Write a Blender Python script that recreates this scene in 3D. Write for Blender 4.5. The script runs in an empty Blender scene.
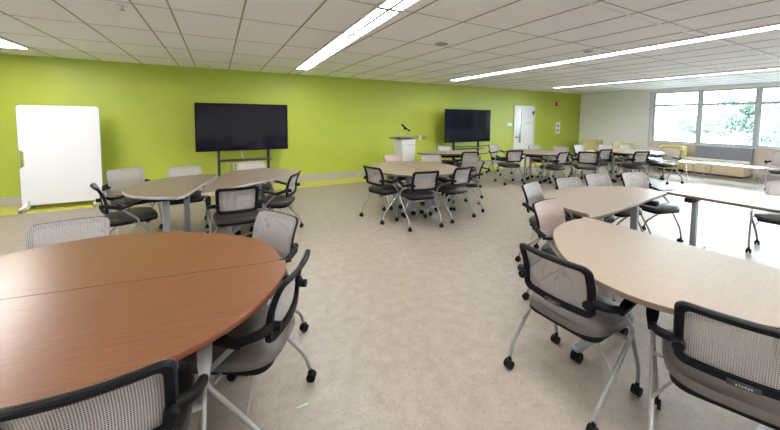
import bpy, bmesh, math, random
from mathutils import Vector, Matrix
sc = bpy.context.scene
COL = sc.collection
PI = math.pi

# ------------------------------------------------------------------ camera, sky, exposure
F_PX, CY = 321.7, 138.0
YAW, PITCH, ROLL, EYE = 0.4924, 0.06142, 0.00736, 1.55
fw = Vector((math.sin(YAW)*math.cos(PITCH), math.cos(YAW)*math.cos(PITCH), -math.sin(PITCH)))
rt = Vector((math.cos(YAW), -math.sin(YAW), 0.0)); up = rt.cross(fw)
r2 = rt*math.cos(ROLL) + up*math.sin(ROLL); u2 = up*math.cos(ROLL) - rt*math.sin(ROLL)
cam_d = bpy.data.cameras.new('camera'); cam = bpy.data.objects.new('camera', cam_d); COL.objects.link(cam)
cam.matrix_world = Matrix(((r2.x, u2.x, -fw.x, 0), (r2.y, u2.y, -fw.y, 0), (r2.z, u2.z, -fw.z, EYE), (0, 0, 0, 1)))
cam_d.sensor_fit = 'HORIZONTAL'; cam_d.sensor_width = 36.0; cam_d.lens = F_PX/780*36
cam_d.shift_y = -(215-CY)/780; cam_d.clip_start = 0.02; cam_d.clip_end = 800
sc.camera = cam
w = bpy.data.worlds.new('sky'); sc.world = w; w.use_nodes = True
bg = w.node_tree.nodes['Background']; bg.inputs[0].default_value = (0.84, 0.95, 1.0, 1); bg.inputs[1].default_value = 9.0
sc.view_settings.view_transform = 'Standard'; sc.view_settings.look = 'None'
sc.view_settings.exposure = 1.74; sc.view_settings.gamma = 1.0; sc.view_settings.use_curve_mapping = False
sc.cycles.max_bounces = 8; sc.cycles.diffuse_bounces = 5; sc.cycles.transparent_max_bounces = 16
sc.cycles.use_denoising = True; sc.cycles.sample_clamp_indirect = 12
LAMP = 12.5            # emission of the ceiling strips
def portal(name, loc, sx, sy):
    d = bpy.data.lights.new(name, 'AREA'); d.shape = 'RECTANGLE'; d.size = sx; d.size_y = sy
    d.cycles.is_portal = True
    o = bpy.data.objects.new(name, d); COL.objects.link(o); o.location = loc
    o.rotation_euler = (0, PI/2, 0)      # faces -X, into the room
portal('window_daylight_portal', (13.12, 1.0, 1.65), 1.75, 9.2)

# ------------------------------------------------------------------ materials
def mat(name, col, rough=0.5, metal=0.0, spec=0.5, coat=0.0):
    m = bpy.data.materials.new(name); m.use_nodes = True
    b = m.node_tree.nodes['Principled BSDF']
    b.inputs['Base Color'].default_value = (*col, 1); b.inputs['Roughness'].default_value = rough
    b.inputs['Metallic'].default_value = metal; b.inputs['Specular IOR Level'].default_value = spec
    b.inputs['Coat Weight'].default_value = coat
    return m
def nodes(m):
    return m.node_tree.nodes, m.node_tree.links, m.node_tree.nodes['Principled BSDF']
def mottled(name, c1, c2, scale, rough, stretch=(1, 1, 1), spec=0.5, detail=6, c3=None, speck=0, bump=0.0, lo=.35, hi=.65, coat=0.0, rot=0.0):
    m = mat(name, c1, rough, spec=spec, coat=coat); N, L, b = nodes(m)
    tc = N.new('ShaderNodeTexCoord'); mp = N.new('ShaderNodeMapping'); mp.inputs['Scale'].default_value = stretch
    mp.inputs['Rotation'].default_value = (0, 0, rot)
    rotm = N.new('ShaderNodeMapping'); rotm.inputs['Rotation'].default_value = (0, 0, rot)
    mp.inputs['Rotation'].default_value = (0, 0, 0)
    L.new(tc.outputs['Object'], rotm.inputs[0]); L.new(rotm.outputs[0], mp.inputs[0])
    n = N.new('ShaderNodeTexNoise'); n.inputs['Scale'].default_value = scale; n.inputs['Detail'].default_value = detail
    n.inputs['Roughness'].default_value = 0.65
    L.new(mp.outputs[0], n.inputs[0])
    r = N.new('ShaderNodeValToRGB'); r.color_ramp.elements[0].color = (*c1, 1); r.color_ramp.elements[1].color = (*c2, 1)
    r.color_ramp.elements[0].position = lo; r.color_ramp.elements[1].position = hi
    L.new(n.outputs[0], r.inputs[0]); out = r.outputs[0]
    if c3:
        n2 = N.new('ShaderNodeTexNoise'); n2.inputs['Scale'].default_value = speck; n2.inputs['Detail'].default_value = 4
        L.new(mp.outputs[0], n2.inputs[0])
        r2_ = N.new('ShaderNodeValToRGB'); r2_.color_ramp.elements[0].position = .56; r2_.color_ramp.elements[1].position = .68
        L.new(n2.outputs[0], r2_.inputs[0])
        mx = N.new('ShaderNodeMixRGB'); mx.inputs[2].default_value = (*c3, 1)
        L.new(r2_.outputs[0], mx.inputs[0]); L.new(out, mx.inputs[1]); out = mx.outputs[0]
    L.new(out, b.inputs['Base Color'])
    if bump:
        bp = N.new('ShaderNodeBump'); bp.inputs['Strength'].default_value = bump; bp.inputs['Distance'].default_value = .002
        L.new(n.outputs[0], bp.inputs['Height']); L.new(bp.outputs[0], b.inputs['Normal'])
    return m
M = {}
M['lime'] = mottled('lime wall paint', (.40, .47, .058), (.42, .49, .064), 3, .42, spec=.35)
M['white_wall'] = mottled('white wall paint', (.88, .88, .88), (.90, .90, .90), 4, .6)
M['beige_wall'] = mottled('beige wall paint', (.64, .56, .47), (.66, .58, .49), 4, .6)
M['floor'] = mottled('speckled linoleum', (0.2312, 0.1998, 0.1654), (0.2971, 0.2585, 0.2173), 11, .42, detail=12, c3=(0.1994, 0.1689, 0.137), speck=75, spec=.38)
M['floor_lime'] = mottled('lime linoleum', (0.496, 0.48, 0.056), (0.56, 0.544, 0.096), 9, .35, detail=8)
M['baseboard'] = mat('grey vinyl baseboard', (0.4, 0.384, 0.36), .5)
M['tile'] = mottled('ceiling tile', (.86, .855, .90), (.91, .905, .945), 60, .9, spec=.1, detail=8)
M['grid'] = mat('ceiling grid', (.36, .34, .25), .6)
M['glint_white'] = mat('white ceiling glint', (.80, .82, .82), .5)  # bright colour for the painted glint line on the ceiling
M['white'] = mat('white enamel', (0.6488, 0.6488, 0.6488), .35)
M['board'] = mat('whiteboard surface', (0.6646, 0.6723, 0.6801), .18)
M['offwhite'] = mat('off white plastic', (.72, .72, .70), .45)
M['lt_grey'] = mat('light grey plastic', (0.27, 0.27, 0.27), .45)
M['black'] = mottled('black plastic', (.005, .0052, .0065), (.008, .0085, .010), 80, .55, spec=.12)
M['brown_plastic'] = mat('brown plastic', (.16, .06, .035), .5)
M['screen'] = mat('dark display glass', (.005, .005, .012), .10, spec=.3)
M['dark_metal'] = mat('dark grey metal', (.04, .045, .05), .4, .5)
M['tube'] = mat('silver painted tube', (0.288, 0.284, 0.28), .34, .4)
M['tube2'] = mat('silver table leg', (.30, .31, .34), .38, .5)
M['seat'] = mottled('charcoal leather seat', (0.02, 0.0184, 0.0176), (0.0264, 0.0244, 0.0232), 40, .42, bump=.15, spec=.3)
M['taupe'] = mottled('taupe leather seat', (0.0858, 0.07392, 0.066), (0.1023, 0.08914, 0.0792), 40, .42, bump=.15)
M['brownwood'] = mottled('cherry wood laminate', (0.1581, 0.06076, 0.02232), (0.2015, 0.0837, 0.03348), 6, .30, (1.0, 14, 1), detail=8, c3=(0.124, 0.0465, 0.01736), speck=16, spec=.8, rot=.12)
M['brownedge'] = mat('cherry edge band', (0.156, 0.045, 0.0156), .3)
M['beigewood'] = mottled('pale oak laminate', (0.1932, 0.1442, 0.09759), (0.2308, 0.1744, 0.1203), 9, .40, (1.0, 16, 1), detail=7, c3=(0.1717, 0.1264, 0.084), speck=22)
M['beigeedge'] = mottled('oak edge band', (0.126, 0.0924, 0.063), (0.168, 0.126, 0.0882), 30, .5)
M['greywood'] = mottled('grey oak laminate', (.158, .122, .090), (.225, .178, .137), 9, .38, (1.0, 18, 1), detail=7, c3=(.115, .088, .066), speck=24, rot=.8)
M['greyedge'] = mat('grey edge band', (0.35, 0.329, 0.315), .45)
M['tanwood'] = mottled('tan oak laminate', (0.216, 0.168, 0.12), (0.272, 0.216, 0.16), 9, .36, (1.0, 16, 1), detail=7)
M['tanedge'] = mat('dark edge band', (.10, .075, .055), .5)
M['yellow'] = mat('yellow upholstery', (0.627, 0.551, 0.19), .6)
M['cream'] = mat('cream upholstery', (.70, .66, .36), .6)
M['bench'] = mat('beige laminate', (.66, .54, .37), .5)
M['bench_seat'] = mat('pale vinyl', (.74, .72, .64), .4)
M['grey_fab'] = mottled('grey fabric', (.20, .21, .24), (.25, .26, .29), 90, .8)
M['frame'] = mat('grey aluminium', (0.495, 0.54, 0.555), .4, .2)
M['red'] = mat('red enamel', (.42, .02, .02), .35)
M['blue_sign'] = mat('pale blue plastic', (.70, .82, .90), .4)
M['ink'] = mat('grey lettering', (.30, .30, .31), .5)
M['green_tape'] = mat('pale green tape', (.36, .66, .36), .5)
M['chrome'] = mat('chrome', (.75, .75, .75), .2, 1.0)
def emis(name, col, s):
    m = mat(name, (.8, .8, .8), .5); N, L, b = nodes(m)
    b.inputs['Emission Color'].default_value = (*col, 1); b.inputs['Emission Strength'].default_value = s
    return m
M['lamp'] = emis('ceiling strip diffuser', (1.0, .975, .965), LAMP)
def mesh_fabric(name, c1, c2, holes):
    m = mat(name, c1, .6); N, L, b = nodes(m)
    tc = N.new('ShaderNodeTexCoord')
    def wave(axis, sc_):
        wv = N.new('ShaderNodeTexWave'); wv.wave_type = 'BANDS'; wv.bands_direction = axis
        wv.inputs['Scale'].default_value = sc_; wv.inputs['Distortion'].default_value = 0
        L.new(tc.outputs['Object'], wv.inputs[0]); return wv.outputs['Fac']
    a, c = wave('X', 42), wave('Z', 42)
    mu = N.new('ShaderNodeMath'); mu.operation = 'MULTIPLY'; L.new(a, mu.inputs[0]); L.new(c, mu.inputs[1])
    rp = N.new('ShaderNodeValToRGB'); rp.color_ramp.elements[0].position = .25; rp.color_ramp.elements[1].position = .55
    L.new(mu.outputs[0], rp.inputs[0])
    mx = N.new('ShaderNodeMixRGB'); mx.inputs[1].default_value = (*c1, 1); mx.inputs[2].default_value = (*c2, 1)
    L.new(rp.outputs[0], mx.inputs[0]); L.new(mx.outputs[0], b.inputs['Base Color'])
    al = N.new('ShaderNodeMath'); al.operation = 'MULTIPLY_ADD'; al.inputs[1].default_value = -holes; al.inputs[2].default_value = 1
    L.new(rp.outputs[0], al.inputs[0]); L.new(al.outputs[0], b.inputs['Alpha'])
    return m
M['fabric'] = mesh_fabric('grey mesh fabric', (0.4, 0.376, 0.368), (0.128, 0.104, 0.096), .6)
M['fabric_pink'] = mesh_fabric('pinkish mesh fabric', (0.496, 0.384, 0.344), (0.176, 0.104, 0.088), .5)
def glass():
    m = bpy.data.materials.new('window glass'); m.use_nodes = True; N = m.node_tree.nodes; L = m.node_tree.links
    N.clear(); o = N.new('ShaderNodeOutputMaterial'); t = N.new('ShaderNodeBsdfTransparent'); t.inputs[0].default_value = (.93, .97, .97, 1)
    g = N.new('ShaderNodeBsdfGlossy'); g.inputs['Roughness'].default_value = .02
    fr = N.new('ShaderNodeFresnel'); fr.inputs[0].default_value = 1.45
    mx = N.new('ShaderNodeMixShader'); L.new(fr.outputs[0], mx.inputs[0]); L.new(t.outputs[0], mx.inputs[1]); L.new(g.outputs[0], mx.inputs[2])
    L.new(mx.outputs[0], o.inputs[0]); return m
M['glass'] = glass()
M['leaf'] = mottled('pale green foliage', (0.03481, 0.058, 0.04253), (0.058, 0.08513, 0.06575), 3, .6)
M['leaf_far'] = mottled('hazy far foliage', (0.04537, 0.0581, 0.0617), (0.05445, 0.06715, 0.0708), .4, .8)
M['bark'] = mottled('grey bark', (.10, .085, .07), (.16, .14, .12), 12, .9)
M['soil'] = mottled('pale dry ground', (0.33, 0.336, 0.312), (0.42, 0.432, 0.408), .08, .9)
M['hill'] = mottled('hazy hills', (0.033, 0.04224, 0.04488), (0.03696, 0.0462, 0.04884), .05, .9)

# ------------------------------------------------------------------ mesh helpers
def link(name, bm, m, parent=None, smooth=True, bevel=0.0, seg=2):
    me = bpy.data.meshes.new(name); 
    bmesh.ops.recalc_face_normals(bm, faces=bm.faces)
    bm.to_mesh(me); bm.free()
    for i in (m if isinstance(m, (list, tuple)) else [m]): me.materials.append(i)
    if smooth:
        for p in me.polygons: p.use_smooth = True
        try: me.set_sharp_from_angle(angle=math.radians(40))
        except Exception: pass
    o = bpy.data.objects.new(name, me); COL.objects.link(o)
    if parent is not None: o.parent = parent
    if bevel:
        md = o.modifiers.new('bevel', 'BEVEL'); md.width = bevel; md.segments = seg; md.limit_method = 'ANGLE'
    return o
def box(bm, x0, x1, y0, y1, z0, z1, mi=0, M4=None):
    vs = [bm.verts.new((x, y, z)) for z in (z0, z1) for y in (y0, y1) for x in (x0, x1)]
    if M4 is not None:
        for v in vs: v.co = M4 @ v.co
    fs = [(0, 2, 3, 1), (4, 5, 7, 6), (0, 1, 5, 4), (2, 6, 7, 3), (0, 4, 6, 2), (1, 3, 7, 5)]
    for f in fs:
        q = bm.faces.new([vs[i] for i in f]); q.material_index = mi
    return vs
def smooth_path(pts, n=6):
    P = [Vector(p) for p in pts]; out = []
    for i in range(len(P)-1):
        p0 = P[max(i-1, 0)]; p1 = P[i]; p2 = P[i+1]; p3 = P[min(i+2, len(P)-1)]
        for k in range(n):
            t = k/n
            out.append(.5*((2*p1) + (p2-p0)*t + (2*p0-5*p1+4*p2-p3)*t*t + (3*p1-p0-3*p2+p3)*t**3))
    out.append(P[-1]); return out
def fillet(pts, r, n=5):
    P = [Vector(p) for p in pts]; out = [P[0]]
    for i in range(1, len(P)-1):
        a, b, c = P[i-1], P[i], P[i+1]
        ra = min(r, (a-b).length*.45); rc = min(r, (c-b).length*.45)
        s = b + (a-b).normalized()*ra; e = b + (c-b).normalized()*rc
        for k in range(n+1):
            t = k/n; out.append(s*(1-t)**2 + b*2*t*(1-t) + e*t*t)
    out.append(P[-1]); return out
def tube(bm, pts, r, n=8, cap=True):
    pts = [Vector(p) for p in pts]; rings = []
    ref = Vector((0, 0, 1))
    t0 = (pts[1]-pts[0]).normalized()
    if abs(t0.dot(ref)) > .95: ref = Vector((1, 0, 0))
    nrm = (ref - t0*ref.dot(t0)).normalized()
    for i, p in enumerate(pts):
        t = (pts[min(i+1, len(pts)-1)] - pts[max(i-1, 0)]).normalized()
        nrm = (nrm - t*nrm.dot(t)).normalized(); b = t.cross(nrm)
        rr = r(i/(len(pts)-1)) if callable(r) else r
        rings.append([bm.verts.new(p + (nrm*math.cos(2*PI*k/n) + b*math.sin(2*PI*k/n))*rr) for k in range(n)])
    for a, c in zip(rings, rings[1:]):
        for k in range(n): bm.faces.new((a[k], a[(k+1) % n], c[(k+1) % n], c[k]))
    if cap: bm.faces.new(rings[0][::-1]); bm.faces.new(rings[-1])
def cyl(bm, c, axis, r, h, n=16, r2=None):
    a = Vector(axis).normalized(); c = Vector(c)
    tube(bm, [c - a*h/2, c + a*h/2], (lambda t: r + (r2-r)*t) if r2 is not None else r, n)
def prism(bm, out, z0, z1, mi_top=0, mi_side=0, ease=0.0):
    n = len(out)
    cx = sum(p[0] for p in out)/n; cy = sum(p[1] for p in out)/n
    def ins(p, d):
        v = Vector((p[0]-cx, p[1]-cy)); l = v.length; v = v*((l-d)/l); return (cx+v.x, cy+v.y)
    if ease:
        lv = [(z0, ease), (z0+ease, 0), (z1-ease, 0), (z1, ease)]
    else: lv = [(z0, 0), (z1, 0)]
    R = [[bm.verts.new((*ins(p, d), z)) for p in out] for z, d in lv]
    for a, b in zip(R, R[1:]):
        for k in range(n):
            f = bm.faces.new((a[k], a[(k+1) % n], b[(k+1) % n], b[k])); f.material_index = mi_side
    f = bm.faces.new(R[-1]); f.material_index = mi_top
    f = bm.faces.new(R[0][::-1]); f.material_index = mi_side
def rrect(hx, hy, r, n=6, e=None):
    o = []
    for cx, cy, a0 in ((hx-r, hy-r, 0), (-hx+r, hy-r, PI/2), (-hx+r, -hy+r, PI), (hx-r, -hy+r, 1.5*PI)):
        for k in range(n+1):
            a = a0 + PI/2*k/n; o.append((cx + r*math.cos(a), cy + r*math.sin(a)))
    return o
def struct(name, bm, m, **k):
    o = link(name, bm, m, **k); o['kind'] = 'structure'; return o
def tag(o, label, cat, group=None, kind=None):
    if label: o['label'] = label
    o['category'] = cat
    if group: o['group'] = group
    if kind: o['kind'] = kind
    return o
def thing(name, label, cat, loc=(0, 0, 0), rz=0.0, group=None):
    o = bpy.data.objects.new(name, None); COL.objects.link(o); o.empty_display_size = .1
    o.location = loc; o.rotation_euler = (0, 0, rz); return tag(o, label, cat, group)
B = bmesh.new

# ------------------------------------------------------------------ room shell
D, H, W = 7.864, 2.575, 12.932
X0, Y0 = -6.0, -3.6
STRIP = 7.13
bm = B(); box(bm, X0, W, Y0, STRIP, -.1, 0); struct('floor', bm, M['floor'], smooth=False)
bm = B(); box(bm, X0, W, STRIP, D, -.1, 0); struct('floor_border', bm, M['floor_lime'], smooth=False)
bm = B(); box(bm, X0, W+.3, Y0, D+.2, H, H+.1); struct('ceiling', bm, M['tile'], smooth=False)
bm = B(); box(bm, X0, W+.3, D, D+.2, -.1, H); struct('wall_back', bm, M['lime'], smooth=False)
bm = B(); box(bm, X0-.2, X0, Y0-.2, D+.2, -.1, H+.1); struct('wall_left', bm, M['white_wall'], smooth=False)
bm = B(); box(bm, X0, W+.3, Y0-.2, Y0, -.1, H+.1); struct('wall_front', bm, M['white_wall'], smooth=False)
WY1, SILL, HEAD = 5.50, .80, 2.47
bm = B()
box(bm, W, W+.3, WY1, D, -.1, H); struct('wall_right', bm, M['white_wall'], smooth=False)
bm = B(); box(bm, W, W+.3, Y0, WY1, -.1, SILL); struct('wall_right_parapet', bm, M['beige_wall'], smooth=False)
bm = B(); box(bm, W, W+.3, Y0, WY1, HEAD, H); struct('wall_right_lintel', bm, M['white_wall'], smooth=False)
bm = B(); box(bm, X0, W, D-.018, D, 0, .155); struct('baseboard_back', bm, M['baseboard'], bevel=.004, smooth=False)
bm = B(); box(bm, W-.018, W, Y0, D-.018, 0, .11); struct('baseboard_right', bm, M['baseboard'], bevel=.004, smooth=False)
bm = B(); box(bm, W-.03, W+.2, Y0, WY1, SILL, SILL+.03); struct('trim_sill', bm, M['white'], bevel=.006, smooth=False)
# ceiling grid: runners along Y, cross tees along X
xs = [-.66-.6*k for k in range(9)] + [-.37 + .615*k for k in range(4)] + [1.70 + .62*k for k in range(7)] + [5.55+.62*k for k in range(7)] + [9.64 + .62*k for k in range(6)]
bm = B()
for x in xs: box(bm, x-.009, x+.009, Y0, D, H-.004, H+.002)
struct('ceiling_runners', bm, M['grid'], smooth=False)
bm = B()
for k in range(-4, 8):
    y = .60 + 1.05*k
    if y < D: box(bm, X0, W, y-.0045, y+.0045, H-.003, H+.002)
struct('ceiling_cross_tees', bm, M['grid'], smooth=False)
bm = B(); box(bm, 2.6, W, 1.715, 1.745, H-.006, H+.002); struct('ceiling_glint', bm, M['glint_white'], smooth=False)  # extra white strip that paints in a glint along the ceiling

# windows: four bays to the frame's edge and beyond, each one a window with its own glass
def window(n, y1, y0):
    bm = B()
    x0, x1 = W+.06, W+.16
    box(bm, x0, x1, y1-.065, y1, SILL+.03, HEAD); box(bm, x0, x1, y0, y0+.065, SILL+.03, HEAD)
    box(bm, x0, x1, y0+.05, y1-.05, HEAD-.05, HEAD); box(bm, x0, x1, y0+.05, y1-.05, SILL+.03, SILL+.08)
    box(bm, x0+.01, x1-.01, y0+.05, y1-.05, 2.00, 2.075)
    fr = struct('window_%d' % n, bm, M['frame'], smooth=False, bevel=.004)
    bm = B(); box(bm, W+.105, W+.115, y0+.05, y1-.05, SILL+.08, 2.015)
    link('pane', bm, M['glass'], fr, smooth=False)
    bm = B(); box(bm, W+.105, W+.115, y0+.05, y1-.05, 2.065, HEAD-.05)
    link('pane', bm, M['glass'], fr, smooth=False)
ys = [5.42] + [4.22-1.205*k for k in range(8)]
for i in range(len(ys)-1): window(i+1, ys[i], ys[i+1])
bm = B(); box(bm, W+.0, W+.2, 5.42, WY1, SILL+.03, HEAD); struct('trim_jamb', bm, M['white'], smooth=False)
bm = B(); box(bm, W, W+.3, Y0, ys[-1], SILL+.03, HEAD); struct('wall_right_end', bm, M['white_wall'], smooth=False)

# door in the lime wall
bm = B(); yF = D-.03
box(bm, 9.10, 9.16, yF, D, 0, 2.03); box(bm, 10.10, 10.16, yF, D, 0, 2.03); box(bm, 9.16, 10.10, yF, D, 1.97, 2.03)
door = struct('door_1', bm, M['white'], bevel=.005, smooth=False)
bm = B(); y0, y1 = D-.022, D
box(bm, 9.16, 9.35, y0, y1, .0, 1.97); box(bm, 9.47, 10.10, y0, y1, .0, 1.97); box(bm, 9.35, 9.47, y0, y1, .0, .72); box(bm, 9.35, 9.47, y0, y1, 1.86, 1.97)
link('door_leaf', bm, M['white'], door, smooth=False)
bm = B(); box(bm, 9.35, 9.47, D-.010, D-.004, .72, 1.86); gp = link('vision_panel', bm, mat('door glass', (.22, .34, .36), .05), door, smooth=False)
bm = B(); cyl(bm, (9.22, D-.04, .92), (0, 1, 0), .022, .04); tube(bm, [(9.22, D-.06, .92), (9.34, D-.06, .92)], .01); link('door_handle', bm, M['dark_metal'], door)
bm = B(); box(bm, 10.05, 10.12, D-.045, D-.02, 1.72, 1.84); box(bm, 10.05, 10.12, D-.045, D-.02, .25, .36); link('hinge', bm, M['dark_metal'], door, smooth=False)
bm = B()
for k in range(5): box(bm, 9.70+.05*k, 9.735+.05*k, D-.0235, D-.021, 1.385, 1.42)
link('lettering', bm, mat('red lettering', (.55, .22, .20), .5), door, smooth=False)

# ------------------------------------------------------------------ outside
bm = B(); box(bm, W+1, 400, -200, 260, -3.2, -3.0); struct('ground_outside', bm, M['soil'], smooth=False)
bm = B(); random.seed(5)
for row, (xx, amp, base) in enumerate(((300, 2.5, 6.0),)):
    prev = None
    for i in range(60):
        y = -60 + i*6.0; z = base + amp*(.5*math.sin(i*.23)+.3*math.sin(i*.61+1)+.12*math.sin(i*1.7))
        a = bm.verts.new((xx, y, z)); b = bm.verts.new((xx-45, y, -3.0)); c = bm.verts.new((xx+60, y, -3.0))
        if prev: bm.faces.new((prev[0], a, b, prev[1])); bm.faces.new((a, prev[0], prev[2], c))
        prev = (a, b, c)
struct('hills', bm, M['hill'])
def tree(loc, h, cr, n, label, group, leaf, lsz=.16, seed=1, shape='open', zc=.62):
    random.seed(seed)
    t = thing('tree', label, 'tree', loc, 0, group)
    bm = B(); tube(bm, smooth_path([(0, 0, 0), (.1, .05, h*.4), (-.05, .1, h*.75), (0, 0, h*.97)], 4), lambda q: .16*(1-q)*h/6+.02, 7)
    cl = []
    for k in range(26):
        a = random.uniform(0, 2*PI); z = h*random.uniform(.22, .93)
        L_ = cr*(1.05-.75*(z/h-.2))*random.uniform(.6, 1.0)
        e = Vector((L_*math.cos(a), L_*math.sin(a), z + L_*.25))
        tube(bm, [(0, 0, z), tuple(Vector((0, 0, z)).lerp(e, .5) + Vector((0, 0, -.05))), tuple(e)], lambda q: .03*(1-q)+.008, 5)
        for s in (.55, .8, 1.0): cl.append((Vector((0, 0, z)).lerp(e, s), .45*cr*.5))
    link('trunk', bm, M['bark'], t)
    bm = B()
    for k in range(n):
        c, r = random.choice(cl); p = c + Vector((random.gauss(0, r*.6), random.gauss(0, r*.6), random.gauss(0, r*.4)))
        d = Vector((random.uniform(-1, 1), random.uniform(-1, 1), random.uniform(-1, 1))).normalized(); e = d.orthogonal().normalized()
        s = lsz*random.uniform(.6, 1.3)
        vs = [bm.verts.new(p + q) for q in (d*s, e*s*.45, -d*s*.6, -e*s*.45)]
        bm.faces.new(vs)
    link('foliage', bm, leaf, t, smooth=False)
    return t
tree((26.5, 6.75, -3.0), 6.0, 1.7, 5200, 'pale open-crowned tree outside, seen in the middle window bay', None, M['leaf'], .11, 3)
tree((20.5, 3.5, -3.0), 6.2, 1.9, 5600, 'pale leafy tree outside, filling the window bay at the right edge', None, M['leaf'], .10, 8)
def far_tree(loc, r, h, seed):
    random.seed(seed); t = thing('far_tree', 'hazy round-crowned tree in the distant treeline beyond the windows', 'tree', loc, 0, 'distant trees')
    bm = B(); tube(bm, [(0, 0, 0), (0, 0, h*.5)], .35, 6); link('trunk', bm, M['bark'], t)
    bm = B(); bmesh.ops.create_icosphere(bm, subdivisions=3, radius=1)
    ph = [random.uniform(0, 6) for _ in range(3)]
    for v in bm.verts:
        c = v.co; k = 1 + .16*math.sin(5*c.x+ph[0])*math.sin(5*c.y+ph[1]) + .14*math.sin(7*c.z+ph[2]) + random.uniform(-.07, .07)
        v.co = Vector((c.x*r*k, c.y*r*k, h*.58 + c.z*h*.42*k))
    link('foliage', bm, M['leaf_far'], t)
random.seed(2)
for i in range(15):
    y = 22 + i*5.6 + random.uniform(-.5, .5); x = 125 + (i % 3)*9 + random.uniform(-1, 1)
    far_tree((x, y, -3.0), random.uniform(2.0, 2.7), random.uniform(4.2, 6.2), 20+i)

# ------------------------------------------------------------------ ceiling lamps
def strip_light(x0, x1, ya, yb, label, gap, skew=0.0):
    xc = (x0+x1)/2
    t = thing('linear_ceiling_light', label, 'ceiling light', (xc - skew*(yb-ya)/2, (ya+yb)/2, H), -skew, 'linear ceiling lights')
    hw = (x1-x0)/2; L_ = (yb-ya)/2
    bm = B()
    for s in (-1, 1): box(bm, s*hw-.012, s*hw+.012, -L_, L_, -.022, 0)
    box(bm, -hw, hw, L_, L_+.02, -.022, 0); box(bm, -hw, hw, -L_-.02, -L_, -.022, 0)
    link('frame', bm, M['white'], t, smooth=False)
    y = L_; k = 0
    while y > -L_+.1:
        y2 = max(y-1.05, -L_)
        bm = B(); box(bm, -hw+.012, hw-.012, y2+gap, y-gap, -.014, -.006)
        link('diffuser', bm, M['lamp'], t, smooth=False)
        y = y2; k += 1
    bm = B(); box(bm, -.018, .018, -L_, L_, -.020, -.0145)
    if gap > .01:
        y = L_
        while y > -L_:
            box(bm, -hw, hw, y-.03, y+.03, -.021, -.0142); y -= 1.05
    link('louvre', bm, M['lt_grey'], t, smooth=False)
strip_light(-2.79, -2.49, -2.4, 6.96, 'linear ceiling light at the far left, only its tip showing over the whiteboard', .008)
strip_light(1.46, 1.71, -2.4, 6.90, 'wide segmented linear ceiling light between the two displays', .035, .037)
strip_light(5.40, 5.62, -2.4, 6.78, 'long unbroken linear ceiling light, second in from the window side', .002, .035)
strip_light(9.42, 9.62, -2.4, 6.65, 'thin linear ceiling light nearest the windows', .002)

# small fittings on the ceiling
def at_ceiling(name, label, cat, x, y, group=None): return thing(name, label, cat, (x, y, H), 0, group)
def sprinkler(x, y, label):
    t = at_ceiling('sprinkler_head', label, 'sprinkler', x, y, 'ceiling sprinkler heads')
    bm = B(); cyl(bm, (0, 0, -.004), (0, 0, 1), .042, .008); link('escutcheon', bm, M['offwhite'], t)
    bm = B(); cyl(bm, (0, 0, -.025), (0, 0, 1), .012, .036, 8); cyl(bm, (0, 0, -.045), (0, 0, 1), .026, .004, 12); link('deflector', bm, M['chrome'], t)
def speaker(x, y, r, label):
    t = at_ceiling('ceiling_speaker', label, 'ceiling speaker', x, y, 'round ceiling speakers')
    bm = B(); cyl(bm, (0, 0, -.006), (0, 0, 1), r, .012, 28); link('rim', bm, M['offwhite'], t)
    bm = B(); cyl(bm, (0, 0, -.009), (0, 0, 1), r*.86, .012, 28); link('grille', bm, M['lt_grey'], t)
sprinkler(-.13, 7.35, 'sprinkler head in the ceiling just above the large display on the left')
speaker(2.72, 3.60, .10, 'round ceiling speaker beside the segmented light')
speaker(4.9, 2.9, .07, 'small round ceiling fitting near the long unbroken light')
sprinkler(-.75, 3.85, 'sprinkler head in the ceiling at upper left, over the grey oak table')
t = at_ceiling('smoke_detector', 'dark smoke detector at the top edge of the picture, near the long light', 'smoke detector', 3.7, 1.02)
bm = B(); cyl(bm, (0, 0, -.008), (0, 0, 1), .06, .016, 20); link('base', bm, M['offwhite'], t)
bm = B(); cyl(bm, (0, 0, -.025), (0, 0, 1), .035, .03, 18, .05); link('sensor_cap', bm, M['dark_metal'], t)

# ------------------------------------------------------------------ fittings on the lime wall
t = thing('fire_alarm', 'red fire alarm strobe high on the lime wall right of the door', 'fire alarm', (11.44, D, 2.14))
bm = B(); box(bm, -.09, .09, -.06, 0, -.08, .08); link('housing', bm, M['red'], t, bevel=.01)
bm = B(); box(bm, -.035, .035, -.075, -.06, -.05, .05); link('strobe_lens', bm, M['offwhite'], t, bevel=.006)
t = thing('wall_cabinet', 'white wall panel with two dark latches between door and corner', 'wall panel', (11.47, D, 1.22))
bm = B(); box(bm, -.13, .13, -.06, 0, -.22, .22); link('housing', bm, M['white'], t, bevel=.008)
bm = B(); cyl(bm, (0, -.065, .09), (0, 1, 0), .035, .015, 14); link('latch', bm, M['black'], t)
bm = B(); cyl(bm, (0, -.065, -.08), (0, 1, 0), .035, .015, 14); link('latch', bm, M['black'], t)
t = thing('room_sign', 'small pale room sign on the lime wall left of the door', 'sign', (8.93, D, 1.36))
bm = B(); box(bm, -.13, .10, -.012, 0, -.05, .05); link('plate', bm, M['blue_sign'], t, bevel=.003)
for x, m, lb in ((5.20, 'white', 'white switch plate on the lime wall beside the lectern'), (5.36, 'lt_grey', 'grey switch plate on the lime wall beside the lectern')):
    t = thing('switch_plate', lb, 'light switch', (x, D, .99), 0, 'switch plates')
    bm = B(); box(bm, -.05, .05, -.012, 0, -.06, .06); link('plate', bm, M[m], t, bevel=.003)
    bm = B(); box(bm, -.018, .018, -.02, -.012, -.032, .032); link('rocker', bm, M[m], t, bevel=.003)
t = thing('wall_outlet', 'white socket plate low on the lime wall under the left display', 'outlet', (.33, D, .45))
bm = B(); box(bm, -.05, .05, -.012, 0, -.075, .075); link('plate', bm, M['white'], t, bevel=.003)
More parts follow.
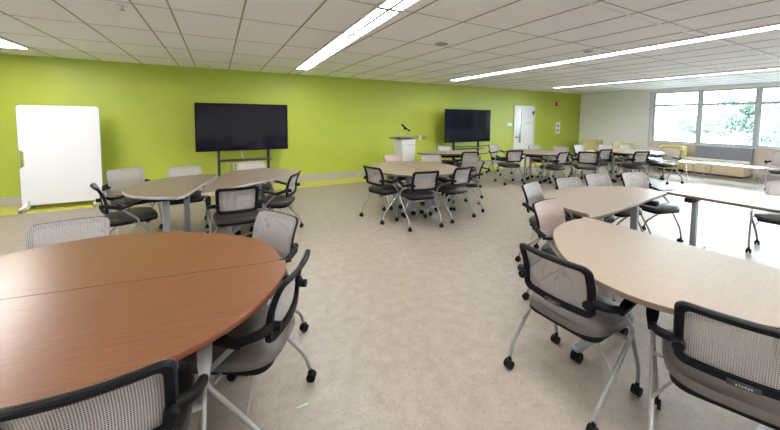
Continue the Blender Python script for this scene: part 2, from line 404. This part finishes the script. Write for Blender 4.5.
bm = B(); box(bm, -.02, .02, -.0145, -.012, .012, .05); box(bm, -.02, .02, -.0145, -.012, -.05, -.012); link('socket', bm, M['lt_grey'], t)

# ------------------------------------------------------------------ mobile whiteboard
t = thing('mobile_whiteboard', 'tall white mobile whiteboard against the lime wall at far left', 'whiteboard', (-2.32, 7.36, 0))
bw, z0, z1 = .505, .08, 1.715
out = []
def arc(cx, cz, r, a0, a1, n=6): return [(cx+r*math.cos(a0+(a1-a0)*k/n), cz+r*math.sin(a0+(a1-a0)*k/n)) for k in range(n+1)]
r = .05
out += arc(bw-r, z0+r, r, -PI/2, 0) + arc(bw-r, z1-r, r, 0, PI/2) + arc(-bw+r, z1-r, r, PI/2, PI)
out += [(-bw, 1.00), (-bw+.055, .96), (-bw+.055, .73), (-bw, .69)] + arc(-bw+r, z0+r, r, PI, 1.5*PI)
def slab(bm, o, y0, y1):
    a = [bm.verts.new((x, y0, z)) for x, z in o]; b = [bm.verts.new((x, y1, z)) for x, z in o]; n = len(o)
    bm.faces.new(a[::-1]); bm.faces.new(b)
    for k in range(n): bm.faces.new((a[k], a[(k+1) % n], b[(k+1) % n], b[k]))
bm = B(); slab(bm, out, -.015, .015); link('board', bm, M['board'], t, bevel=.003)
bm = B(); slab(bm, [(x*1.012, z0+(z-z0)*1.004-.003) for x, z in out], -.010, .012); link('edge_trim', bm, M['lt_grey'], t)
bm = B(); tube(bm, [(-bw+.012, .0, 1.0), (-bw+.012, 0, .69)], .009); link('grab_handle', bm, M['tube2'], t)
for s in (-1, 1):
    bm = B(); box(bm, s*.45-.03, s*.45+.03, -.22, .22, .055, .085); box(bm, s*.45-.02, s*.45+.02, .02, .05, .08, .9)
    f = link('foot', bm, M['white'], t, bevel=.006)
    for yy in (-.2, .2):
        bm = B(); cyl(bm, (s*.45, yy, .028), (1, 0, 0), .028, .04); link('caster', bm, M['lt_grey'], f)
bm = B()
tri = [(-bw-.0, .02), (-bw+.10, .02), (-bw+.10, .17), (-bw+.04, .12)]
slab(bm, tri, -.10, -.02); link('foot_cover', bm, M['offwhite'], t, bevel=.01)

# ------------------------------------------------------------------ displays on carts
def display(x0, x1, y, label, loop):
    xc = (x0+x1)/2; hw = (x1-x0)/2
    t = thing('display_cart', label, 'television', (xc, y, 0), 0, 'large displays on carts')
    bm = B(); box(bm, -hw, hw, -.03, .03, .862, 1.825); link('bezel', bm, M['black'], t, bevel=.008)
    bm = B(); box(bm, -hw+.018, hw-.018, -.034, -.030, .885, 1.807); link('screen', bm, M['screen'], t, smooth=False)
    for s in (-1, 1):
        bm = B(); box(bm, s*.475-.025, s*.475+.025, .05, .11, .07, 1.6); link('post', bm, M['dark_metal'], t, bevel=.006)
        bm = B(); box(bm, s*.475-.03, s*.475+.03, -.42, .34, .06, .10); lg = link('base_leg', bm, M['dark_metal'], t, bevel=.008)
        for yy in (-.39, .31):
            bm = B(); cyl(bm, (s*.475, yy, .03), (1, 0, 0), .03, .04); link('caster', bm, M['black'], lg)
        bm = B(); box(bm, s*.475-.02, s*.475+.02, .03, .05, 1.0, 1.65); link('mount_rail', bm, M['dark_metal'], t)
    bm = B(); box(bm, -.45, .45, .06, .10, .16, .22); box(bm, -.45, .45, .06, .10, 1.30, 1.36); link('crossbar', bm, M['dark_metal'], t)
    bm = B(); box(bm, -.50, .50, -.20, .05, .665, .685); link('shelf', bm, M['dark_metal'], t, bevel=.004)
    if loop:
        bm = B(); tube(bm, fillet([(-.45, -.22, .75), (.66, -.22, .75), (.74, -.30, .10), (.74, -.30, .05)], .08), .014); tube(bm, [(-.45, -.22, .75), (-.45, .06, .75)], .012); tube(bm, [(.46, -.25, .3), (.715, -.27, .3)], .01)
        link('handrail', bm, M['dark_metal'], t)
    else:
        bm = B(); tube(bm, smooth_path([(-.05, .06, .9), (-.04, .0, .72), (.05, -.0, .66), (.12, .08, .60)], 5), .006, 6)
        tube(bm, smooth_path([(-.40, .09, .66), (-.30, .12, .56), (-.34, .14, .40), (-.42, .13, .34)], 5), .006, 6); link('cable', bm, M['white'], t)
display(-.387, 1.357, 7.30, 'large black display on a cart at left, between whiteboard and lectern', False)
display(5.68, 7.41, 7.30, 'large dark display on a cart at right, between lectern and door', True)

# ------------------------------------------------------------------ lectern with a gooseneck mic
t = thing('lectern', 'white lectern with grey slanted top against the lime wall', 'lectern', (4.02, 6.75, 0))
bm = B()
lo = [(-.15, -.20), (.15, -.20), (.16, .16), (-.17, .16)]; hi = [(-.20, -.22), (.19, -.22), (.20, .16), (-.23, .16)]
a = [bm.verts.new((x, y, .03)) for x, y in lo]; b = [bm.verts.new((x, y, 1.06)) for x, y in hi]
bm.faces.new(a[::-1]); bm.faces.new(b)
for k in range(4): bm.faces.new((a[k], a[(k+1) % 4], b[(k+1) % 4], b[k]))
link('body', bm, M['white'], t, bevel=.02)
bm = B(); box(bm, -.13, .13, -.18, .14, 0, .03); link('plinth', bm, M['lt_grey'], t)
bm = B(); Mx = Matrix.Translation((0, -.02, 1.085)) @ Matrix.Rotation(-.10, 4, 'X'); box(bm, -.32, .24, -.28, .22, -.018, .018, 0, Mx)
link('top', bm, mottled('grey lectern top', (.20, .19, .17), (.26, .245, .22), 12, .4, (1, 12, 1)), t, bevel=.008)
bm = B(); random.seed(4)
def panel_y(z): return -.20 - (z-.03)/1.03*.02 - .002
for k in range(13):
    z = .905; box(bm, -.03+.016*k, -.03+.016*k+.011, panel_y(z)-.002, panel_y(z)+.006, z, z+random.choice((.016, .022, .012)))
cyl(bm, (-.14, panel_y(.915), .915), (0, 1, 0), .012, .006, 10)
link('lettering', bm, M['ink'], t, smooth=False)
bm = B(); tube(bm, smooth_path([(0, 0, 1.10), (0, 0, 1.22), (.02, -.02, 1.30)], 4), .006, 6); mk = link('gooseneck', bm, M['chrome'], t)
bm = B(); tube(bm, [(-.09, -.02, 1.40), (.02, -.03, 1.31), (.13, -.04, 1.24)], lambda q: .026 if q < .3 else .020, 10); cyl(bm, (0.0, -.02, 1.30), (0, 0, 1), .03, .05, 10); link('microphone', bm, M['black'], mk)

# ------------------------------------------------------------------ tables
def dense(o, n=5, closed=True):
    P = [Vector((x, y, 0)) for x, y in o]; N_ = len(P); out = []
    for i in range(N_):
        p0, p1, p2, p3 = P[(i-1) % N_], P[i], P[(i+1) % N_], P[(i+2) % N_]
        for k in range(n):
            t_ = k/n
            q = .5*((2*p1) + (p2-p0)*t_ + (2*p0-5*p1+4*p2-p3)*t_*t_ + (3*p1-p0-3*p2+p3)*t_**3); out.append((q.x, q.y))
    return out
def half_disc(cx, cy, r, ang, depth=1.0, off=0.0, n=28, corner=.04):
    """half-round top; straight side through (cx,cy), curved side towards ang (degrees)"""
    a = math.radians(ang); d = Vector((math.cos(a), math.sin(a))); s = Vector((-d.y, d.x)); o = []
    for k in range(n+1):
        t_ = -PI/2 + PI*k/n
        p = Vector((cx, cy)) + d*(off + max(0, r*depth*math.cos(t_))) + s*(r*math.sin(t_)); o.append((p.x, p.y))
    return o
TZ = .74
def pair_legs(cx, cy, ang, inn=.20, sp=.21):
    a = math.radians(ang); d = Vector((math.cos(a), math.sin(a))); q = Vector((-d.y, d.x)); c = Vector((cx, cy))
    return [tuple(c + d*inn - q*sp), tuple(c + d*inn + q*sp)]
def table(label, out, legs, wood, edge, group, foot_dir, name='half_round_table', th=.028, foot=.30, beam=True):
    cx = sum(p[0] for p in out)/len(out); cy = sum(p[1] for p in out)/len(out)
    t = thing(name, label, 'table', (cx, cy, 0), 0, group)
    bm = B(); prism(bm, [(x-cx, y-cy) for x, y in out], TZ-th, TZ, 0, 1, .003); link('tabletop', bm, [M[wood], M[edge]], t)
    fd = Vector((math.cos(math.radians(foot_dir)), math.sin(math.radians(foot_dir)), 0)); sd = Vector((-fd.y, fd.x, 0))
    P = [Vector((x-cx, y-cy, 0)) for x, y in legs]
    R = Matrix.Rotation(math.radians(foot_dir), 4, 'Z')
    for p in P:
        bm = B(); T = Matrix.Translation(p) @ R
        box(bm, -.032, .032, -.022, .022, .10, TZ-th-.05, 0, T); lg = link('leg', bm, M['tube2'], t, bevel=.008)
        bm = B(); box(bm, -foot, foot, -.025, .025, .075, .105, 0, T); ft = link('foot', bm, M['tube2'], lg, bevel=.008)
        bm = B(); box(bm, -.20, .20, -.03, .03, TZ-th-.05, TZ-th, 0, T); link('flip_bracket', bm, M['black'], lg, bevel=.006)
        for s in (-1, 1):
            c = p + fd*(s*(foot-.03)); bm = B()
            for q in (-1, 1): cyl(bm, c + sd*(q*.016) + Vector((0, 0, .033)), sd, .033, .018, 14)
            cyl(bm, c + Vector((0, 0, .062)), (0, 0, 1), .014, .03, 8); link('caster', bm, M['black'], lg)
    if len(P) > 1 and beam:
        d = (P[1]-P[0]); l = d.length; an = math.atan2(d.y, d.x); T = Matrix.Translation((P[0]+P[1])/2) @ Matrix.Rotation(an, 4, 'Z')
        bm = B(); box(bm, -l/2, l/2, -.02, .02, TZ-th-.10, TZ-th-.05, 0, T); link('beam', bm, M['black'], t, bevel=.004)
    return t
GA, GB, GC = 'cherry half tables', 'grey oak tables', 'pale oak half tables'
# A: cherry pair in the foreground, seam running left-right
far = dense([(.285, 1.80), (.295, 1.88), (.30, 1.96), (.285, 2.09), (.19, 2.31), (-.13, 2.585), (-.44, 2.745), (-.72, 2.79), (-.95, 2.745), (-1.16, 2.61), (-1.32, 2.38), (-1.36, 2.12)], 4) 
far = [(min(x, .30), y) for x, y in far]
def clip_seam(o, side):
    """keep the points on one side of the seam line and close the outline along the seam"""
    a, b = Vector((.345, 1.856)), Vector((-1.4, 2.085)); d = (b-a).normalized(); n_ = Vector((d.y, -d.x))*side
    q = [(Vector(p)-a).dot(n_) for p in o]; k0 = next(i for i in range(len(o)) if q[i] > .02 and q[i-1] <= .02)
    res = []
    for i in range(len(o)):
        k = (k0+i) % len(o)
        if q[k] <= .02: break
        res.append(Vector(o[k]))
    ends = [p - n_*((p-a).dot(n_) - .0015) for p in (res[-1], res[0])]
    return [(p.x, p.y) for p in res + ends]
near = [(-.41+.745*math.cos(math.radians(a)), 1.955+.735*math.sin(math.radians(a))) for a in range(-187, 0, 6)] + [(.338, 1.86)]
nrm_side = 1 if (Vector((-.4, 2.5))-Vector((.345, 1.856))).dot(Vector((Vector((-1.745, .229)).normalized().y, -Vector((-1.745, .229)).normalized().x))) > 0 else -1
table('far half of the cherry-brown round table in the left foreground', clip_seam(far, nrm_side), [(-1.0, 2.38), (-.42, 2.32)], 'brownwood', 'brownedge', GA, 83)
table('near half of the cherry-brown round table in the left foreground', clip_seam(near, -nrm_side), [(-.80, 1.74), (-.30, 1.72)], 'brownwood', 'brownedge', GA, 83)
# T1: grey oak pair under the left display
l1 = dense([(-.93, 4.50), (-.87, 4.24), (-.70, 4.02), (-.48, 3.89), (-.325, 3.865), (-.20, 4.35), (-.03, 5.0), (-.06, 5.16), (-.30, 5.22), (-.62, 5.12), (-.84, 4.88)], 3)
table('grey oak table half on the left, the side nearer the whiteboard', l1, [(-.50, 4.08), (-.36, 4.70)], 'greywood', 'greyedge', GB, 0, name='oak_table', foot=.25)
l2 = dense([(-.17, 3.92), (.10, 4.07), (.48, 4.33), (.86, 4.56), (1.05, 4.80), (1.03, 5.05), (.86, 5.34), (.60, 5.44), (.30, 5.38), (.05, 5.12), (-.06, 4.55)], 3)
table('grey oak table half on the right, directly in front of the left display', l2, [(.10, 4.40), (.50, 4.84)], 'greywood', 'greyedge', GB, 60, name='oak_table', foot=.25)
# T2 centre
table('left half of the tan round table in front of the lectern', half_disc(2.845, 4.50, .79, 180, .92, .004), pair_legs(2.845, 4.50, 180), 'tanwood', 'tanedge', 'tan tables', 0, foot=.12)
table('right half of the tan round table in front of the lectern', half_disc(2.845, 4.50, .79, 0, .95, .004), pair_legs(2.845, 4.50, 0), 'tanwood', 'tanedge', 'tan tables', 0, foot=.18)
# T3 in front of the right display
c3 = []
for k in range(40):
    u_, v_ = .90*math.cos(2*PI*k/40), .40*math.sin(2*PI*k/40); a_ = math.radians(-18)
    c3.append((5.02+u_*math.cos(a_)-v_*math.sin(a_), 6.10+u_*math.sin(a_)+v_*math.cos(a_)))
table('tan oval table in front of the right display', c3, [(4.63, 6.23), (5.41, 5.97)], 'tanwood', 'tanedge', 'tan tables', 72, name='oval_table')
# T4 by the door
table('left half of the tan round table in front of the white door', half_disc(7.08, 5.36, .72, 200, .95, .004), pair_legs(7.08, 5.36, 200), 'tanwood', 'tanedge', 'tan tables', 20, foot=.18)
table('right half of the tan round table in front of the white door', half_disc(7.08, 5.36, .72, 20, .95, .004), pair_legs(7.08, 5.36, 20), 'tanwood', 'tanedge', 'tan tables', 20, foot=.18)
# T5 by the white wall
table('left half of the tan round table by the far white wall', half_disc(9.45, 4.46, .76, 165, .95, .004), pair_legs(9.45, 4.46, 165), 'tanwood', 'tanedge', 'tan tables', 165, foot=.18)
table('right half of the tan round table by the far white wall', half_disc(9.45, 4.46, .76, -15, .95, .004), pair_legs(9.45, 4.46, -15), 'tanwood', 'tanedge', 'tan tables', 165, foot=.18)
# right-hand ring of three half-round tables
tb = dense([(2.70, 1.50), (2.62, 1.545), (2.40, 1.545), (2.16, 1.47), (1.97, 1.335), (1.79, 1.155), (1.70, .98), (1.665, .82), (1.685, .66), (1.785, .50), (1.95, .33), (2.2, .14), (2.45, .02), (2.60, .0), (2.68, .01), (2.70, .05), (2.70, .7)], 4)
tb = [(min(x, 2.70), max(y, .0)) for x, y in tb]
table('pale oak half-round table in the right foreground', tb, [(2.27, 1.17), (2.40, .42)], 'beigewood', 'beigeedge', GC, 0, beam=False)
tcv = dense([(2.84, 1.515), (2.795, 1.60), (2.80, 1.82), (2.88, 2.05), (3.06, 2.21), (3.34, 2.31), (3.66, 2.33), (4.0, 2.27), (4.28, 2.12), (4.46, 1.95), (4.52, 1.78), (4.44, 1.672)], 4)
tcv = [(min(x, 4.452), max(y, 1.495 + (x-2.72)*.102)) for x, y in tcv]
table('pale oak half-round table behind the near one at right', tcv, [(3.36, 1.80), (3.97, 1.77)], 'beigewood', 'beigeedge', GC, 92, foot=.15, beam=False)
tdv = dense([(4.475, 1.62), (4.60, 1.70), (4.85, 1.68), (5.10, 1.55), (5.28, 1.30), (5.33, 1.0), (5.27, .65), (5.10, .35), (4.85, .18), (4.60, .12), (4.475, .22)], 4)
tdv = [(max(x, 4.475), y) for x, y in tdv]
table('pale oak half-round table at the right edge, third of the ring', tdv, [(4.66, 1.50), (4.72, .5)], 'beigewood', 'beigeedge', GC, 0, beam=False)

# ------------------------------------------------------------------ chairs
CH_GROUP = 'mesh-back nesting chairs'
def back_pt(u, v, off=0.0):
    """u -1..1 across, v 0..1 up the backrest; off moves towards the seat"""
    x = .208*u*(1 - .03*(1-v)); z = .535 + .290*v
    y = -.185 - .03*v - .055*max(0, v-.45)**1.5*2.0 + .030*u*u + off
    return Vector((x, y, z))
def uv_rr(inset, n=6):
    hx, hz, r = .208-inset, .1425-inset, max(.016, .042-inset*.6)
    o = rrect(hx, hz, r, n); out = []
    for i in range(len(o)):           # extra points on the long sides so the ring follows the curve
        a, b = Vector((*o[i], 0)), Vector((*o[(i+1) % len(o)], 0)); out.append((a.x, a.y))
        if (b-a).length > .06:
            m_ = 7
            for k in range(1, m_): q = a.lerp(b, k/m_); out.append((q.x, q.y))
    return [(x/.208, z/.285+.5) for x, z in out]
def make_chair(name, label):
    t = thing(name, label, 'chair', (0, 0, 0), 0, CH_GROUP)
    # seat cushion, domed
    bm = B(); n = 32; rings = []
    prof = [(.90, .428), (1.0, .436), (1.0, .455), (.965, .470), (.85, .478), (.5, .484), (.0, .486)]
    for s, z in prof[:-1]:
        rg = []
        for k in range(n):
            a = 2*PI*k/n; c, si = math.cos(a), math.sin(a); e = .55
            x = .232*math.copysign(abs(c)**e, c)*s; y = .235*math.copysign(abs(si)**e, si)*s
            x *= 1 + .05*y/.22
            rg.append(bm.verts.new((x, y+.042, z - .02*max(0, (y-.15)/.1)**2)))
        rings.append(rg)
    for a, b in zip(rings, rings[1:]):
        for k in range(n): bm.faces.new((a[k], a[(k+1) % n], b[(k+1) % n], b[k]))
    cv = bm.verts.new((0, .042, .486))
    for k in range(n): bm.faces.new((rings[-1][k], rings[-1][(k+1) % n], cv))
    bm.faces.new(rings[0][::-1])
    link('seat', bm, M['seat'], t)
    bm = B(); prism(bm, [(x, y+.05) for x, y in rrect(.205, .215, .07)], .400, .430, 0, 0, .006); link('seat_shell', bm, M['black'], t)
    # backrest frame: ring with depth
    bm = B(); o, i_ = uv_rr(0), uv_rr(.033); N_ = len(o)
    def loop(pts, off): return [bm.verts.new(back_pt(u, v, off)) for u, v in pts]
    L4 = [loop(o, .0), loop(i_, .002), loop(i_, -.016), loop(uv_rr(.006), -.024), loop(o, -.014)]
    for a, b in zip(L4, L4[1:] + L4[:1]):
        for k in range(N_): bm.faces.new((a[k], a[(k+1) % N_], b[(k+1) % N_], b[k]))
    link('back_frame', bm, M['black'], t)
    # mesh panel in front of the frame
    bm = B(); NU, NV = 18, 12
    cx_, r_ = .222, .046
    def inside(u, v):
        x, z = u*.205, (v-.5)*.282; hx, hz = .205, .141; r = .040
        dx, dz = abs(x)-(hx-r), abs(z)-(hz-r)
        if dx > 0 and dz > 0:
            l = math.hypot(dx, dz)
            if l > r: return math.copysign(hx-r+dx/l*r, x)/.205, math.copysign(hz-r+dz/l*r, z)/.282+.5
        return u, v
    G = [[bm.verts.new(back_pt(*inside(-1+2*i/NU, j/NV), .006)) for i in range(NU+1)] for j in range(NV+1)]
    for j in range(NV):
        for i in range(NU): bm.faces.new((G[j][i], G[j][i+1], G[j+1][i+1], G[j+1][i]))
    link('back_mesh', bm, M['fabric'], t)
    # arm bridge behind the back, arms, legs
    for sk in (-1, 1):
        bm = B(); cyl(bm, (sk*.188, -.205, .625), (0, 1, 0), .022, .05, 12); link('side_knob', bm, M['black'], t, bevel=.004)
    for s in (-1, 1):
        bm = B(); tube(bm, fillet([(s*.196, -.185, .632), (s*.25, -.165, .628), (s*.272, -.07, .600)], .03), lambda q: .021-.002*q, 10)
        # flat forward pad
        arm = link('armrest', bm, M['black'], t); bm = B()
        pad = [(-.085, .015), (-.02, .024), (.08, .027), (.15, .018), (.165, .0), (.15, -.018), (.08, -.027), (-.02, -.024), (-.085, -.015)]
        z_of = lambda y: .592 + .27*(y+.085)
        a = [bm.verts.new((s*.276+w_, y, z_of(y)+.012)) for y, w_ in pad]; b = [bm.verts.new((s*.276+w_*.8, y, z_of(y)-.010)) for y, w_ in pad]
        bm.faces.new(a); bm.faces.new(b[::-1])
        for k in range(len(pad)): bm.faces.new((a[k], a[(k+1) % len(pad)], b[(k+1) % len(pad)], b[k]))
        link('arm_pad', bm, M['black'], arm)
        def caster(parent, x, y):
            bm = B()
            for q in (-1, 1): cyl(bm, (x+q*.013, y-.008, .026), (1, 0, 0), .026, .016, 14)
            tube(bm, [(x, y, .075), (x, y-.004, .045)], .011, 8); box(bm, x-.006, x+.006, y-.03, y+.012, .03, .052)
            link('caster', bm, M['black'], parent)
        bm = B(); tube(bm, fillet([(s*.272, -.075, .605), (s*.268, .095, .435), (s*.256, -.20, .15), (s*.250, -.228, .07)], .06), .0115, 10)
        lg = link('leg', bm, M['tube'], t); caster(lg, s*.25, -.228)
        bm = B(); tube(bm, fillet([(s*.266, .075, .425), (s*.247, .225, .17), (s*.242, .24, .07)], .05), .0105, 10)
        lg = link('leg', bm, M['tube'], t); caster(lg, s*.242, .24)
    bm = B(); tube(bm, [(-.262, .045, .405), (.262, .045, .405)], .010); tube(bm, [(-.258, -.10, .275), (-.19, -.10, .395)], .007, 6); tube(bm, [(.258, -.10, .275), (.19, -.10, .395)], .007, 6)
    link('stretcher', bm, M['tube'], t)
    return t
proto = make_chair('mesh_chair', '')
first = [True]
def copy_tree(o, parent=None):
    c = o.copy(); COL.objects.link(c)
    if parent is not None: c.parent = parent
    for ch in o.children: copy_tree(ch, c)
    return c
def chair(bx, by, heading, label, seat=None, fabric=None, armrest=None, badge=False, frame=None):
    """(bx,by): where the top of the backrest stands; heading: direction the sitter faces (0 = +X, 90 = +Y)"""
    a = math.radians(heading); d = Vector((math.cos(a), math.sin(a)))
    p = Vector((bx, by)) + d*.235
    if first[0]: o = proto; first[0] = False
    else: o = copy_tree(proto)
    o.location = (p.x, p.y, 0); o.rotation_euler = (0, 0, a-PI/2); o['label'] = label
    for ch in list(o.children):
        k = ch.name.split('.')[0]
        m_ = {'seat': seat, 'back_mesh': fabric, 'back_frame': frame}.get(k)
        if m_: ch.data = ch.data.copy(); ch.data.materials[0] = M[m_]
        if k == 'armrest' and armrest:
            for g in ch.children: g.data = g.data.copy(); g.data.materials[0] = M[armrest]; g['label'] = 'grey arm pad'
    if badge:
        bm = B(); c = back_pt(.0, .05, -.025); box(bm, c.x-.045, c.x+.045, c.y-.004, c.y+.004, c.z-.011, c.z+.011); bd = link('badge', bm, M['dark_metal'], o, bevel=.002)
        bm = B()
        for k in range(6): box(bm, c.x-.022+.008*k, c.x-.017+.008*k, c.y-.006, c.y-.003, c.z-.004, c.z+(.005 if k % 2 else .003))
        link('lettering', bm, M['chrome'], bd, smooth=False)
    return o
# cherry table
chair(-.91, 2.97, 277, 'mesh chair on the far left side of the cherry table, wide back over its edge')
chair(-.335, 1.125, 91, 'mesh chair at bottom left corner, back to camera, near side of the cherry table', armrest='lt_grey')
chair(.33, 1.595, 150, 'mesh chair at the right side of the cherry table, dark seat tucked under its edge', seat='taupe')
chair(.39, 2.49, 212, 'mesh chair behind the right end of the cherry table, back rising above its rim')
# grey oak tables
chair(-1.14, 4.40, 18, 'mesh chair in side profile at the left end of the grey oak tables')
chair(-1.15, 5.64, 298, 'grey mesh chair behind the left corner of the grey oak tables, nearest the whiteboard')
chair(-.43, 5.48, 274, 'grey mesh chair behind the grey oak tables, just left of the left display')
chair(.48, 5.62, 268, 'pale mesh chair behind the grey oak tables, right below the left display')
chair(.17, 3.66, 90, 'black-framed mesh chair with its back to camera before the grey oak tables')
chair(.90, 4.30, 152, 'black-framed mesh chair at the right end of the grey oak tables')
# tan table before the lectern
chair(2.03, 4.36, 14, 'black-framed mesh chair at the left side of the tan round table')
chair(2.54, 3.65, 84, 'black-framed mesh chair, back to camera, nearest of those at the tan round table')
chair(3.28, 3.72, 99, 'black-framed mesh chair, back to camera, right of the nearest one at the tan table')
chair(4.01, 4.11, 143, 'mesh chair in side profile at the right side of the tan round table')
chair(3.05, 5.58, 272, 'pinkish-grey mesh chair behind the tan round table, before the lectern', fabric='fabric_pink')
chair(3.74, 5.24, 248, 'pale mesh chair behind the tan round table, between lectern and right display')
chair(4.48, 4.86, 189, 'pale mesh chair at the back right of the tan round table, before a black-framed one')
# oval table before the right display
chair(5.20, 6.72, 262, 'pale mesh chair behind the oval table under the right display')
chair(4.95, 5.42, 75, 'black-framed mesh chair, back to camera, before the right display')
# table by the door
chair(7.0, 6.75, -85, 'mesh chair in side profile by the lime wall, between right display and door')
chair(6.14, 5.22, 72, 'black-framed mesh chair, back to camera, in front of the white door')
chair(7.80, 6.0, 258, 'pale mesh chair behind the table near the door, left of two')
chair(8.06, 5.40, 232, 'pale mesh chair behind the table near the door, right of two')
chair(6.86, 4.48, 92, 'black-framed mesh chair turned aside at the right of the table near the door')
# table by the white wall
chair(9.02, 5.52, 270, 'pale mesh chair at the far left behind the white-wall table, before the corner armchair')
chair(7.42, 4.28, 40, 'big grey mesh back at the left end of the white-wall table')
chair(8.50, 4.46, 80, 'black-framed mesh chair, back to camera, left of two at the white-wall table')
chair(9.85, 5.25, 250, 'pale mesh chair behind the white-wall table, left of the cream armchair')
chair(10.48, 5.02, 250, 'pale mesh chair behind the white-wall table, right under the cream armchair')
chair(8.74, 3.80, 72, 'black-framed mesh chair, back to camera, right of two at the white-wall table')
chair(10.46, 4.34, 205, 'pale mesh chair at the right end of the white-wall table, beside the yellow armchair')
chair(10.10, 3.74, 165, 'mesh chair in side profile at the right end of the white-wall table')
# pale oak ring
chair(3.10, 2.42, 286, 'grey mesh chair at the far left end of the pale oak ring')
chair(2.56, 1.83, 276, 'pinkish mesh chair in the gap between the two nearest pale oak tables', fabric='fabric_pink')
chair(3.82, 2.45, 263, 'grey mesh chair behind the second pale oak table, left of three')
chair(4.44, 2.45, 260, 'grey mesh chair behind the second pale oak table, middle of three')
chair(5.02, 2.29, 256, 'grey mesh chair behind the second pale oak table, right of three')
chair(5.95, 1.05, 184, 'mesh chair cut by the right edge, tucked under the third pale oak table', frame='brown_plastic')
chair(1.58, 1.085, 2, 'mesh chair with black frame on the left side of the near pale oak table', seat='taupe', badge=True)
chair(1.705, .375, 21, 'mesh chair in the bottom right corner at the near pale oak table', seat='taupe', badge=True)
chair(11.2, 2.12, 190, 'mesh chair at the right edge in front of the windows, beyond the low tables')

# ------------------------------------------------------------------ lounge by the windows
def bench():
    t = thing('lounge_bench', 'beige lounge bench with a long grey backrest under the windows', 'bench', (12.55, 3.66, 0))
    bm = B(); box(bm, -.26, .30, -.64, .62, .05, .37); link('base', bm, M['bench'], t, bevel=.01)
    bm = B(); box(bm, -.22, .28, -.60, .58, 0, .05); link('plinth', bm, M['tanedge'], t)
    bm = B(); box(bm, -.28, .12, -.66, .64, .37, .45); link('seat_cushion', bm, M['bench_seat'], t, bevel=.02, seg=3)
    bm = B(); box(bm, .12, .30, -.66, .50, .37, .80); link('backrest', bm, M['grey_fab'], t, bevel=.02, seg=3)
bench()
def tub_chair(x, y, heading, m, label, s=1.0, tablet=False):
    t = thing('tub_armchair', label, 'armchair', (x, y, 0), math.radians(heading)-PI/2, 'tub armchairs')
    n = 24
    def ring(r0, r1, zb, zt):
        bm = B(); A = []
        for k in range(n+1):
            a = PI*(-.08 + 1.16*k/n); h = zt - .10*max(0, 1-2.2*math.sin(max(0, min(PI, a))))
            q = [(r1*math.cos(a), -r1*math.sin(a)*.95), (r0*math.cos(a), -r0*math.sin(a)*.95)]
            A.append([bm.verts.new((*q[0], zb)), bm.verts.new((*q[0], h-.03)), bm.verts.new((q[0][0]*.96, q[0][1]*.96, h)), bm.verts.new((q[1][0]*1.04, q[1][1]*1.04, h)), bm.verts.new((*q[1], h-.03)), bm.verts.new((*q[1], zb))])
        for a, b in zip(A, A[1:]):
            for k in range(6): bm.faces.new((a[k], b[k], b[(k+1) % 6], a[(k+1) % 6]))
        bm.faces.new(A[0]); bm.faces.new(A[-1][::-1]); return bm
    link('backrest', ring(.25*s, .36*s, .06, .76*s), M[m], t)
    bm = B(); prism(bm, [(px, py+.02) for px, py in rrect(.25*s, .29*s, .08)], .06, .34, 0, 0, .02); link('base', bm, M[m], t)
    bm = B(); prism(bm, [(px, py+.04) for px, py in rrect(.245*s, .28*s, .08)], .34, .44, 0, 0, .03); link('seat_cushion', bm, M[m], t)
    bm = B(); prism(bm, [(px, py) for px, py in rrect(.26*s, .24*s, .08)], 0, .06); link('plinth', bm, M['black'], t)
    if tablet:
        bm = B(); prism(bm, [(px+.10, py+.38) for px, py in rrect(.22, .15, .05)], .50, .52); tube(bm, [(.2, .33, .5), (.26, .1, .40)], .012); link('tablet_arm', bm, M['lt_grey'], t)
tub_chair(12.45, 4.66, 180, 'yellow', 'yellow tub armchair under the first window, beside the bench', 1.0, True)
tub_chair(12.35, 5.98, 190, 'cream', 'cream tub armchair against the white wall, left of the windows')
tub_chair(12.35, 7.05, 200, 'cream', 'cream tub armchair in the corner where lime and white walls meet', 1.05)
def low_table(x, y, L_, label):
    t = thing('coffee_table', label, 'coffee table', (x, y, 0), math.radians(0), 'white low tables')
    bm = B(); prism(bm, rrect(.26, L_/2, .05), .405, .43, 0, 0, .004); link('tabletop', bm, M['white'], t)
    for sx in (-1, 1):
        for sy in (-1, 1):
            bm = B(); tube(bm, [(sx*.18, sy*(L_/2-.16), .405), (sx*.235, sy*(L_/2-.10), 0)], lambda q: .013-.003*q); link('leg', bm, M['chrome'], t)
low_table(11.32, 4.25, 1.16, 'white low table before the yellow armchair, left of two')
low_table(11.52, 3.05, 1.16, 'white low table before the grey-backed bench, right of two')
bm = B(); box(bm, .34, .40, 1.66, 1.668, 0, .0015)
tag(link('floor_tape', bm, M['green_tape'], None, smooth=False), 'short strip of green tape stuck to the floor by the cherry table', 'tape')
bpy.data.objects['floor_tape'].rotation_euler = (0, 0, 0)
